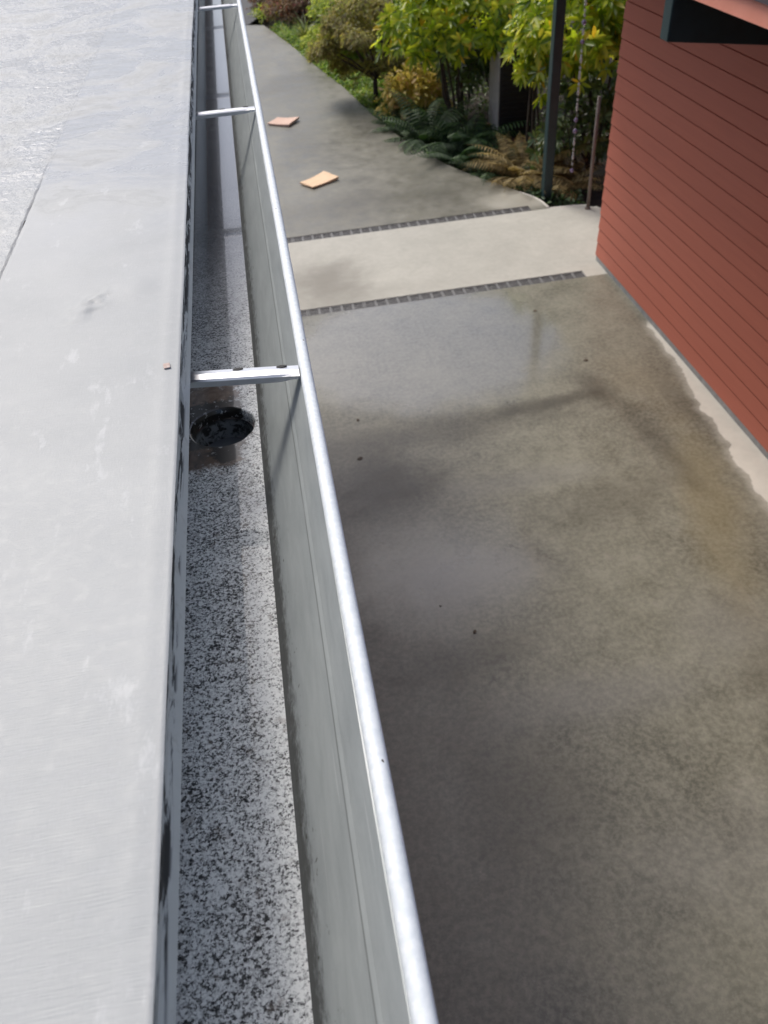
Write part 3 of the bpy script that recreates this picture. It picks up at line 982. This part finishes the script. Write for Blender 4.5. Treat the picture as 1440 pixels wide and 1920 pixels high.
zz = -0.02
i = 0
marks = {0.62: 0.018, 0.83: 0.026, 0.98: 0.022, 1.63: 0.024, 1.73: 0.027, 2.095: 0.024}
while zz > -2.05:
    fx = 0.018 * (-zz / 2.11)
    near = [k for k in marks if abs(k + zz) < 0.05]
    if not near:
        long_ = (i % 3 == 0)
        bead(fx, zz, 0.0125 if long_ else 0.010, 0.028 if long_ else 0.014, M['bead_clear'])
        zz -= 0.062 if long_ else 0.036
    else:
        zz -= 0.03
    i += 1
for k, r in marks.items():
    bead(0.018 * k / 2.11, -k, r * 0.8, r * 0.9, M['bead_purple'])

boxt = empty('garden_unit', (3.0, 9.85, -0.14))
boxt.rotation_euler = (0, 0, R(-6))
tag(boxt, 'dark box with a pale ribbed side standing among the shrubs', 'outdoor unit')
b = MB()
b.box(-0.16, 0.27, -0.20, 0.45, 0.16, 1.10)
b.build('casing', M['acdark'], boxt, False, 0.012)
b = MB()
for i in range(13):
    y = -0.185 + i * 0.05
    b.box(-0.174, -0.1605, y, y + 0.034, 0.17, 1.07)
b.build('ribbed_side', M['acgrey'], boxt, False, 0.003)
b = MB()
for i in range(16):
    zc = 0.22 + i * 0.053
    b.box(-0.13, 0.24, -0.211, -0.2005, zc, zc + 0.02)
b.build('grille', M['acdark'], boxt)
b = MB()
b.box(-0.20, 0.31, -0.24, 0.48, 0.0, 0.158)
b.build('plinth', M['brick'], boxt, False, 0.02)


# ================================================================== small things lying about
def shingle(loc, rz, L, W, curl, mat, label):
    nx, ny = 12, 5
    V, F = [], []
    for s in (1, 0):
        for i in range(nx + 1):
            for j in range(ny + 1):
                u, v = i / nx - 0.5, j / ny - 0.5
                jag = 0.006 * noise.noise(Vector((v * 9, 3.0 * s + 1.3 * (u > 0), loc[0])))
                x = u * L + (jag if abs(u) > 0.49 else 0)
                y = v * W * (1 + 0.10 * u)
                top = 0.016 + 0.010 * (u + 0.5)
                zb = curl * (4 * u * u) * 0.55 + 0.02 * max(0, u) * (v + 0.5) + 0.004
                V.append((x, y, zb + (top if s else 0)))
    n = (nx + 1) * (ny + 1)
    idx = lambda i, j: i * (ny + 1) + j
    for i in range(nx):
        for j in range(ny):
            F.append((idx(i, j), idx(i + 1, j), idx(i + 1, j + 1), idx(i, j + 1)))
            F.append((n + idx(i, j), n + idx(i, j + 1), n + idx(i + 1, j + 1), n + idx(i + 1, j)))
    for i in range(nx):
        F.append((idx(i, 0), n + idx(i, 0), n + idx(i + 1, 0), idx(i + 1, 0)))
        F.append((idx(i, ny), idx(i + 1, ny), n + idx(i + 1, ny), n + idx(i, ny)))
    for j in range(ny):
        F.append((idx(0, j), idx(0, j + 1), n + idx(0, j + 1), n + idx(0, j)))
        F.append((idx(nx, j), n + idx(nx, j), n + idx(nx, j + 1), idx(nx, j + 1)))
    o = mesh('wood_piece', V, F, mat)
    o.location = loc
    o.rotation_euler = (0, 0, rz)
    return tag(o, label, 'wood piece', 'pieces of wood lying on the path')


shingle((0.595, 9.07, 0.001), R(33), 0.36, 0.24, 0.014, M['wood'], 'pale orange piece of split wood on the path, nearer the drain')
shingle((0.370, 11.40, 0.001), R(-34), 0.33, 0.28, 0.010, M['woodpink'], 'pinkish piece of split wood farther up the path')


def debris(name, x, y, z, L, W, rz, mat, label, cat, group=None):
    V = [(-L / 2, 0, 0.001), (-L * 0.15, -W / 2, 0.004), (L * 0.25, -W * 0.4, 0.003), (L / 2, 0.1 * W, 0.001), (L * 0.2, W / 2, 0.005), (-L * 0.2, W * 0.42, 0.004), (0, 0, 0.0055)]
    F = [(6, i, (i + 1) % 6) for i in range(6)] + [(5, 4, 3, 2, 1, 0)]
    o = mesh(name, V, F, mat)
    o.location = (x, y, z)
    o.rotation_euler = (0, 0, rz)
    return tag(o, label, cat, group)


GL = 'fallen leaves on the concrete'
for (x, y, L, rz, lab) in ((1.98, 5.598, 0.055, 0.4, 'small dark fallen leaf by the end of the nearer drain'), (2.106, 4.785, 0.06, 0.1, 'small dark fallen leaf at the right edge of the wet patch'),
                           (0.683, 2.505, 0.042, 0.9, 'curled dark leaf on the damp concrete close to the gutter lip'), (0.551, 2.711, 0.018, 0.2, 'tiny dark speck of leaf just above the curled leaf'),
                           (0.319, 4.053, 0.06, 0.3, 'dark fallen leaf in the shadow beside the gutter'), (0.367, 4.477, 0.05, 1.2, 'dark leaf scrap on the near left edge of the wet patch'),
                           ):
    debris('fallen_leaf', x, y, 0.0005, L * 0.75, L * 0.42, rz, M['deadleaf'], lab, 'leaf', GL)
b = MB()
b.box(-0.0032, 0.0032, -0.0048, 0.0048, 0, 0.0010)
o = b.build('orange_chip', M['orange'], None, False, 0.0006)
o.location = (-0.1215, 0.693, 2.8018)
o.rotation_euler = (0, 0, 0.15)
tag(o, 'small orange chip lying at the edge of the pale roof', 'chip')


# ================================================================== planting
def leaves(Pn, A, Nrm, Ln, Wd, fold=0.25, droop=0.2):
    """vectorised folded leaves; returns V,F"""
    n = len(Pn)
    A = A / (np.linalg.norm(A, axis=1, keepdims=True) + 1e-9)
    S = np.cross(A, Nrm)
    S /= (np.linalg.norm(S, axis=1, keepdims=True) + 1e-9)
    U = np.cross(S, A)
    Ln = np.broadcast_to(np.asarray(Ln, float).reshape(-1, 1), (n, 1))
    Wd = np.broadcast_to(np.asarray(Wd, float).reshape(-1, 1), (n, 1))
    dz = np.array([0, 0, -1.0])
    def pt(a, s, u, d):
        return Pn + A * Ln * a + S * Wd * s + U * Wd * u + dz * Ln * droop * d
    b_ = pt(0, 0, 0, 0)
    l1 = pt(0.32, -0.45, fold, 0.10)
    l2 = pt(0.72, -0.40, fold, 0.45)
    tp = pt(1.0, 0, 0, 1.0)
    r2 = pt(0.72, 0.40, fold, 0.45)
    r1 = pt(0.32, 0.45, fold, 0.10)
    V = np.stack([b_, l1, l2, tp, r2, r1], 1).reshape(-1, 3)
    base = (np.arange(n) * 6)[:, None]
    F = np.concatenate([base + np.array([[0, 1, 2, 3]]), base + np.array([[0, 3, 4, 5]])], 0)
    return V, F


def join(parts):
    Vs, Fs, o = [], [], 0
    for V, F in parts:
        Vs.append(V); Fs.append(F + o); o += len(V)
    return np.concatenate(Vs), np.concatenate(Fs)


def rdir(n):
    v = rng.normal(size=(n, 3))
    return v / np.linalg.norm(v, axis=1, keepdims=True)


def shell_points(n, c, r, low=-0.5, hollow=0.55, lump=0.25, seed=0):
    """points spread in an uneven crown"""
    d = rdir(n * 2)
    d = d[d[:, 2] > low][:n]
    k = np.array([1 + lump * noise.noise(Vector(v) * 2.3 + Vector((seed, 0, 0))) * 1.6 for v in d])
    rr = (hollow + (1 - hollow) * rng.random(len(d)) ** 0.6) * k
    return np.array(c) + d * np.array(r) * rr[:, None], d


def rhodo(base, c, r, nw, L, mat, label, group, stems=5, low=-0.6, lean=0.35, name='rhododendron'):
    t = empty(name, base)
    tag(t, label, 'shrub', group)
    seed = rng.random() * 20
    tips, d = shell_points(nw, np.array(c) - np.array(base), r, low, 0.55, 0.3, seed)
    parts = []
    for p, dd in zip(tips, d):
        ax = dd * 0.6 + np.array([-0.08, -0.25, lean + 0.1]) + rng.normal(size=3) * 0.25
        ax /= np.linalg.norm(ax)
        k = rng.integers(7, 12)
        a0 = rng.random() * 6.28
        o1 = np.cross(ax, [0.3, 0.8, 0.2]); o1 /= np.linalg.norm(o1)
        o2 = np.cross(ax, o1)
        th = a0 + np.arange(k) * 2.4
        el = rng.uniform(0.05, 0.65, k)
        rad = np.cos(th)[:, None] * o1 + np.sin(th)[:, None] * o2
        A = rad * np.cos(el)[:, None] + ax * np.sin(el)[:, None]
        Nn = np.tile(ax, (k, 1)) + rad * -0.3
        ln = L * rng.uniform(0.65, 1.15, k)
        V, F = leaves(np.tile(p, (k, 1)) + A * 0.008, A, Nn, ln, ln * 0.34, 0.16, rng.uniform(0.05, 0.3))
        parts.append((V, F))
    V, F = join(parts)
    fastmesh('crown', V, F, mat, t)
    mb = MB()
    cc = Vector(c) - Vector(base)
    sel = rng.choice(len(tips), min(len(tips), stems * 7), replace=False)
    roots = []
    for s in range(stems):
        a = rng.random() * 6.28
        p0 = Vector((0.06 * math.cos(a), 0.06 * math.sin(a), -0.02))
        p1 = Vector((cc.x + r[0] * 0.3 * math.cos(a), cc.y + r[1] * 0.3 * math.sin(a), cc.z - r[2] * 0.35))
        pm = p0.lerp(p1, 0.5) + Vector(rng.normal(size=3) * 0.05)
        mb.tube([p0, pm, p1], [0.020, 0.015, 0.011], 6)
        roots.append(p1)
    for q in sel:
        p = Vector(tips[q])
        r0 = min(roots, key=lambda v: (v - p).length)
        mb.tube([r0, r0.lerp(p, 0.5) + Vector(rng.normal(size=3) * 0.03), p], [0.008, 0.006, 0.004], 5)
    mb.build('stem', M['bark'], t)
    return t


def laceleaf(base, c, r, n, mat, label, group, L=0.05, layers=7, name='laceleaf_maple', cat='shrub', trunkmat=None):
    t = empty(name, base)
    tag(t, label, cat, group)
    cc = np.array(c) - np.array(base)
    pads, padr = [], []
    for i in range(layers * 4):
        a = rng.random() * 6.28
        h = rng.uniform(-0.85, 0.95)
        rad = math.sqrt(max(0.05, 1 - h * h)) * rng.uniform(0.35, 0.92)
        pads.append(cc + np.array([math.cos(a) * rad * r[0], math.sin(a) * rad * r[1], h * r[2]]))
        padr.append(rng.uniform(0.22, 0.42) * min(r[0], r[1]))
    k = rng.integers(0, len(pads), n)
    pads = np.array(pads); padr = np.array(padr)
    a = rng.random(n) * 6.28
    q = np.sqrt(rng.random(n))
    off = np.stack([np.cos(a) * q, np.sin(a) * q, rng.normal(size=n) * 0.16 - 0.35 * q * q], 1) * padr[k][:, None]
    Pn = pads[k] + off
    parts = []
    for j in range(5):
        th = a + (j - 2) * 0.55 + rng.normal(size=n) * 0.2
        A = np.stack([np.cos(th), np.sin(th), rng.uniform(-0.7, 0.15, n)], 1)
        Nn = np.stack([rng.normal(size=n) * 0.3, rng.normal(size=n) * 0.3, np.ones(n)], 1)
        ln = L * rng.uniform(0.6, 1.2, n) * (1 - 0.12 * abs(j - 2))
        parts.append(leaves(Pn, A, Nn, ln, ln * 0.24, 0.1, 0.25))
    V, F = join(parts)
    fastmesh('crown', V, F, mat, t)
    mb = MB()
    fork = Vector((0.02, 0, max(0.12, cc[2] * 0.45)))
    mb.tube([(0, 0, -0.05), (0.015, 0.01, fork.z * 0.5), fork], [0.045, 0.036, 0.030], 8)
    for i in range(0, len(pads), 2):
        p = Vector(pads[i])
        m1 = fork.lerp(p, 0.45) + Vector((rng.normal() * 0.05, rng.normal() * 0.05, 0.05))
        mb.tube([fork, m1, p], [0.020, 0.012, 0.005], 6)
    mb.build('trunk', trunkmat or M['bark'], t)
    return t


def bush(base, r, n, L, mat, label, group, wid=0.45, name='bush', droop=0.2, low=-0.3, cat='shrub'):
    t = empty(name, base)
    tag(t, label, cat, group)
    Pn, d = shell_points(n, (0, 0, r[2] * 0.75), r, low, 0.35, 0.35, rng.random() * 9)
    n = len(Pn)
    A = d * 0.7 + rdir(n) * 0.8
    Nn = d + np.array([0, 0, 0.9]) + rdir(n) * 0.5
    ln = L * rng.uniform(0.6, 1.25, n)
    V, F = leaves(Pn, A, Nn, ln, ln * wid, 0.12, droop)
    fastmesh('crown', V, F, mat, t)
    mb = MB()
    for i in range(9):
        p = Vector(Pn[rng.integers(0, n)])
        mb.tube([(0.03 * math.cos(i), 0.03 * math.sin(i), -0.03), p * 0.5 + Vector((0, 0, 0.03)), p], [0.012, 0.009, 0.004], 5)
    mb.build('stem', M['bark'], t)
    return t


def fern(base, nf, Lf, mat, label, group, arch=0.6, pin=0.09, name='fern', spread=1.0, width=0.22):
    t = empty(name, base)
    tag(t, label, 'fern', group)
    for i in range(nf):
        parts = []
        a = i * 2.4 + rng.normal() * 0.2
        L = Lf * rng.uniform(0.7, 1.1)
        dirh = np.array([math.cos(a), math.sin(a), 0])
        el0 = rng.uniform(0.75, 1.35)
        p = np.array([0.02 * math.cos(a), 0.02 * math.sin(a), 0.0])
        npn = 24
        pts = [p.copy()]
        tang = []
        for k in range(npn):
            f = k / npn
            el = el0 - arch * 2.4 * f
            d = dirh * math.cos(el) * spread + np.array([0, 0, math.sin(el)])
            d /= np.linalg.norm(d)
            p = p + d * L / npn
            pts.append(p.copy())
            tang.append(d)
        pts = np.array(pts)
        tg = np.array(tang)
        side = np.cross(tg, [0, 0, 1.0]); side /= np.linalg.norm(side, axis=1, keepdims=True)
        nrm = np.cross(side, tg)
        parts.append(leaves(pts[:-1], tg, nrm, np.full(npn, L / npn * 1.15), np.full(npn, 0.006), 0.0, 0.0))
        for sgn in (-1, 1):
            f = np.arange(npn) / npn
            w = pin * Lf / 0.6 * np.sin(np.clip(0.12 + f * 0.95, 0, 1) * math.pi) ** 0.7 + 0.01
            sel = f > 0.08
            A = side * sgn + tg * 0.35 + np.array([0, 0, -0.15])
            Nn = nrm + rng.normal(size=(npn, 3)) * 0.15
            Nn[:, 2] = np.abs(Nn[:, 2]) + 0.2
            V, F = leaves(pts[:-1][sel], A[sel], Nn[sel], w[sel], w[sel] * width, 0.05, 0.25)
            parts.append((V, F))
        V, F = join(parts)
        fastmesh('frond', V, F, mat, t)
    return t


def strap(base, n, L, mat, label, w=0.014):
    t = empty('grass_tuft', base)
    tag(t, label, 'grass tuft')
    V, F = [], []
    for i in range(n):
        a = rng.random() * 6.28
        l = L * rng.uniform(0.6, 1.1)
        el0 = rng.uniform(0.9, 1.5)
        p = Vector((rng.normal() * 0.03, rng.normal() * 0.03, 0))
        s = Vector((-math.sin(a), math.cos(a), 0))
        b0 = len(V)
        K = 6
        for k in range(K + 1):
            f = k / K
            ww = w * (1 - f * 0.85)
            V += [tuple(p - s * ww), tuple(p + s * ww)]
            el = el0 - 1.3 * f
            p = p + Vector((math.cos(a) * math.cos(el), math.sin(a) * math.cos(el), math.sin(el))) * l / K
        for k in range(K):
            q = b0 + 2 * k
            F.append((q, q + 1, q + 3, q + 2))
    mesh('blade', V, F, mat, t)['kind'] = 'stuff'
    return t


ZG = -0.14
GR = 'rhododendrons behind the path'
rhodo((2.55, 10.5, ZG), (2.50, 10.35, 1.18), (0.85, 0.65, 0.62), 430, 0.135, L_RHODO, 'lime green broad leaved shrub above the ribbed box', GR, 5, -0.55)
rhodo((3.75, 9.0, ZG), (3.55, 8.75, 1.25), (0.80, 0.60, 0.72), 430, 0.135, L_RHODO, 'bright yellow green shrub behind the post and bead string', GR, 5, -0.5)
rhodo((2.98, 8.95, ZG), (2.93, 8.8, 0.92), (0.20, 0.2, 0.26), 20, 0.12, L_RHODO, 'small yellow leaved sprig just left of the dark post', GR, 3, -0.8)
rhodo((3.55, 8.5, ZG), (3.40, 8.45, 0.42), (0.55, 0.35, 0.45), 130, 0.11, L_RHODO_D, 'dark green shaded shrub low beside the thin pole', GR, 4, -0.7)
rhodo((2.75, 11.1, ZG), (2.75, 11.1, 0.62), (0.42, 0.4, 0.40), 100, 0.12, L_RHODO_D, 'dark glossy shrub hidden behind the ribbed box', GR, 4, -0.6)
rhodo((3.4, 11.8, ZG), (3.4, 11.5, 0.75), (0.8, 0.6, 0.75), 150, 0.13, L_RHODO_D, 'deep green shrub in the shade behind the box', GR, 5, -0.7)
rhodo((4.8, 9.9, ZG), (4.7, 9.8, 0.85), (0.85, 0.7, 0.85), 170, 0.13, L_RHODO_D, 'deep green shrub against the house corner', GR, 5, -0.7)
laceleaf((1.68, 11.85, ZG), (1.70, 11.95, 0.80), (0.88, 0.70, 0.46), 8500, L_MAPLE, 'brownish laceleaf maple with dark forked trunk at the path edge', 'garden shrubs', 0.055, 8)
laceleaf((1.55, 14.6, ZG), (1.6, 14.6, 0.45), (0.75, 0.7, 0.42), 3600, L_LIME, 'yellow green feathery shrub behind the maple', 'garden shrubs', 0.07, 7, 'feathery_shrub')
laceleaf((2.5, 13.6, ZG), (2.6, 13.6, 0.65), (0.85, 0.7, 0.5), 3600, L_LIME, 'light green feathery shrub between maple and rhododendron', 'garden shrubs', 0.07, 7, 'feathery_shrub')
laceleaf((1.25, 17.9, ZG), (1.2, 17.8, 0.28), (0.62, 0.6, 0.32), 3000, L_RED, 'reddish shrub beyond the strappy grass', 'garden shrubs', 0.06, 6, 'red_shrub')
laceleaf((0.75, 19.7, ZG), (0.75, 19.7, 0.15), (0.6, 0.6, 0.35), 2400, L_RED, 'reddish shrub beside the far asphalt', 'garden shrubs', 0.06, 6, 'red_shrub')
bush((2.2, 16.2, ZG), (0.9, 0.8, 0.6), 2600, 0.09, L_RHODO_D, 'dark green bush behind the reddish shrub', 'garden shrubs')
bush((3.6, 14.6, ZG), (1.1, 0.9, 0.8), 3000, 0.10, L_RHODO_D, 'dark green bush behind the feathery shrubs', 'garden shrubs')
bush((5.2, 12.6, ZG), (1.2, 1.0, 1.1), 2600, 0.11, L_RHODO_D, 'dark green bush deep behind the rhododendrons', 'garden shrubs')
bush((1.6, 20.6, ZG), (1.3, 0.9, 0.5), 2600, 0.09, L_LIME, 'light green bush at the far end of the bed', 'garden shrubs')
bush((0.55, 18.6, ZG), (0.28, 0.3, 0.18), 700, 0.05, L_LIME, 'small yellow green cushion plant at the asphalt corner', 'garden shrubs', 0.5)
bush((2.10, 11.05, ZG), (0.42, 0.26, 0.42), 1500, 0.10, L_YELLOW, 'yellow leaved plant in the gap under the shrubs', 'garden shrubs', 0.4)
GF = 'ferns along the path edge'
for (x, y, n, L, lab) in ((2.08, 10.15, 18, 0.95, 'dark green sword fern nearest the yellow leaved plant'), (2.45, 9.70, 18, 0.95, 'dark green sword fern in front of the ribbed box'),
                          (2.28, 9.30, 15, 0.70, 'dark green sword fern low at the bend of the path'), (1.86, 10.70, 15, 0.70, 'dark green sword fern under the maple'), (2.55, 8.85, 13, 0.60, 'dark green sword fern beside the brown fern')):
    fern((x, y, ZG), n, L, L_FERN, lab, GF)
for (x, y, n, L, lab) in ((2.82, 8.55, 36, 0.86, 'dry golden brown fern left of the dark post'), (3.12, 8.25, 20, 0.70, 'dry golden brown fern right of the dark post'), (2.66, 8.95, 16, 0.55, 'small dry golden fern at the foot of the box')):
    fern((x, y, ZG), n, L, L_BROWN, lab, 'dry ferns by the post', 0.55, 0.085, 'dry_fern')
strap((1.15, 16.4, ZG), 70, 0.62, L_GRASS, 'strappy pale green grass tuft at the bed edge')


# ground cover: countless small leaves in a band along the path
def cover(n, pts, width, mat, label, L=0.05, h=0.12, off=0.0):
    seg = np.array(pts)
    d = np.linalg.norm(np.diff(seg, axis=0), axis=1)
    cum = np.concatenate([[0], np.cumsum(d)])
    s = rng.random(n) * cum[-1]
    x = np.interp(s, cum, seg[:, 0])
    y = np.interp(s, cum, seg[:, 1])
    w = off + (rng.random(n) ** 1.2) * width
    x = x + w
    lump = np.array([0.5 + 0.9 * noise.noise(Vector((a * 3.1, b * 3.1, 1.0))) for a, b in zip(x, y)])
    z = ZG + 0.03 + np.clip(lump, 0.1, 1.5) * h * rng.random(n) * 1.6
    Pn = np.stack([x, y, z], 1)
    A = rdir(n); A[:, 2] = np.abs(A[:, 2]) * 0.9
    Nn = rdir(n) * 0.6 + np.array([0, 0, 1.0])
    ln = L * rng.uniform(0.5, 1.3, n)
    V, F = leaves(Pn, A, Nn, ln, ln * 0.45, 0.12, 0.25)
    o = fastmesh('ground_cover', V, F, mat)
    tag(o, label, 'ground cover', None, 'stuff')


ed = list(reversed(edge))
cover(15000, [p for p in ed if p[1] > 10.9] , 0.75, L_COVER, 'low bright green ground cover along the edge of the path', 0.055, 0.16, 0.0)
cover(6000, [(0.95, 17.6), (1.5, 14.5), (2.2, 12.0), (2.6, 10.5), (3.2, 9.2)], 2.4, L_RHODO_D, 'dark low ground cover under the garden shrubs', 0.07, 0.14, 0.0)
cover(2600, [p for p in ed if p[1] < 11.2], 0.45, L_FERN, 'dark green low leaves along the bend of the path', 0.06, 0.12, 0.02)
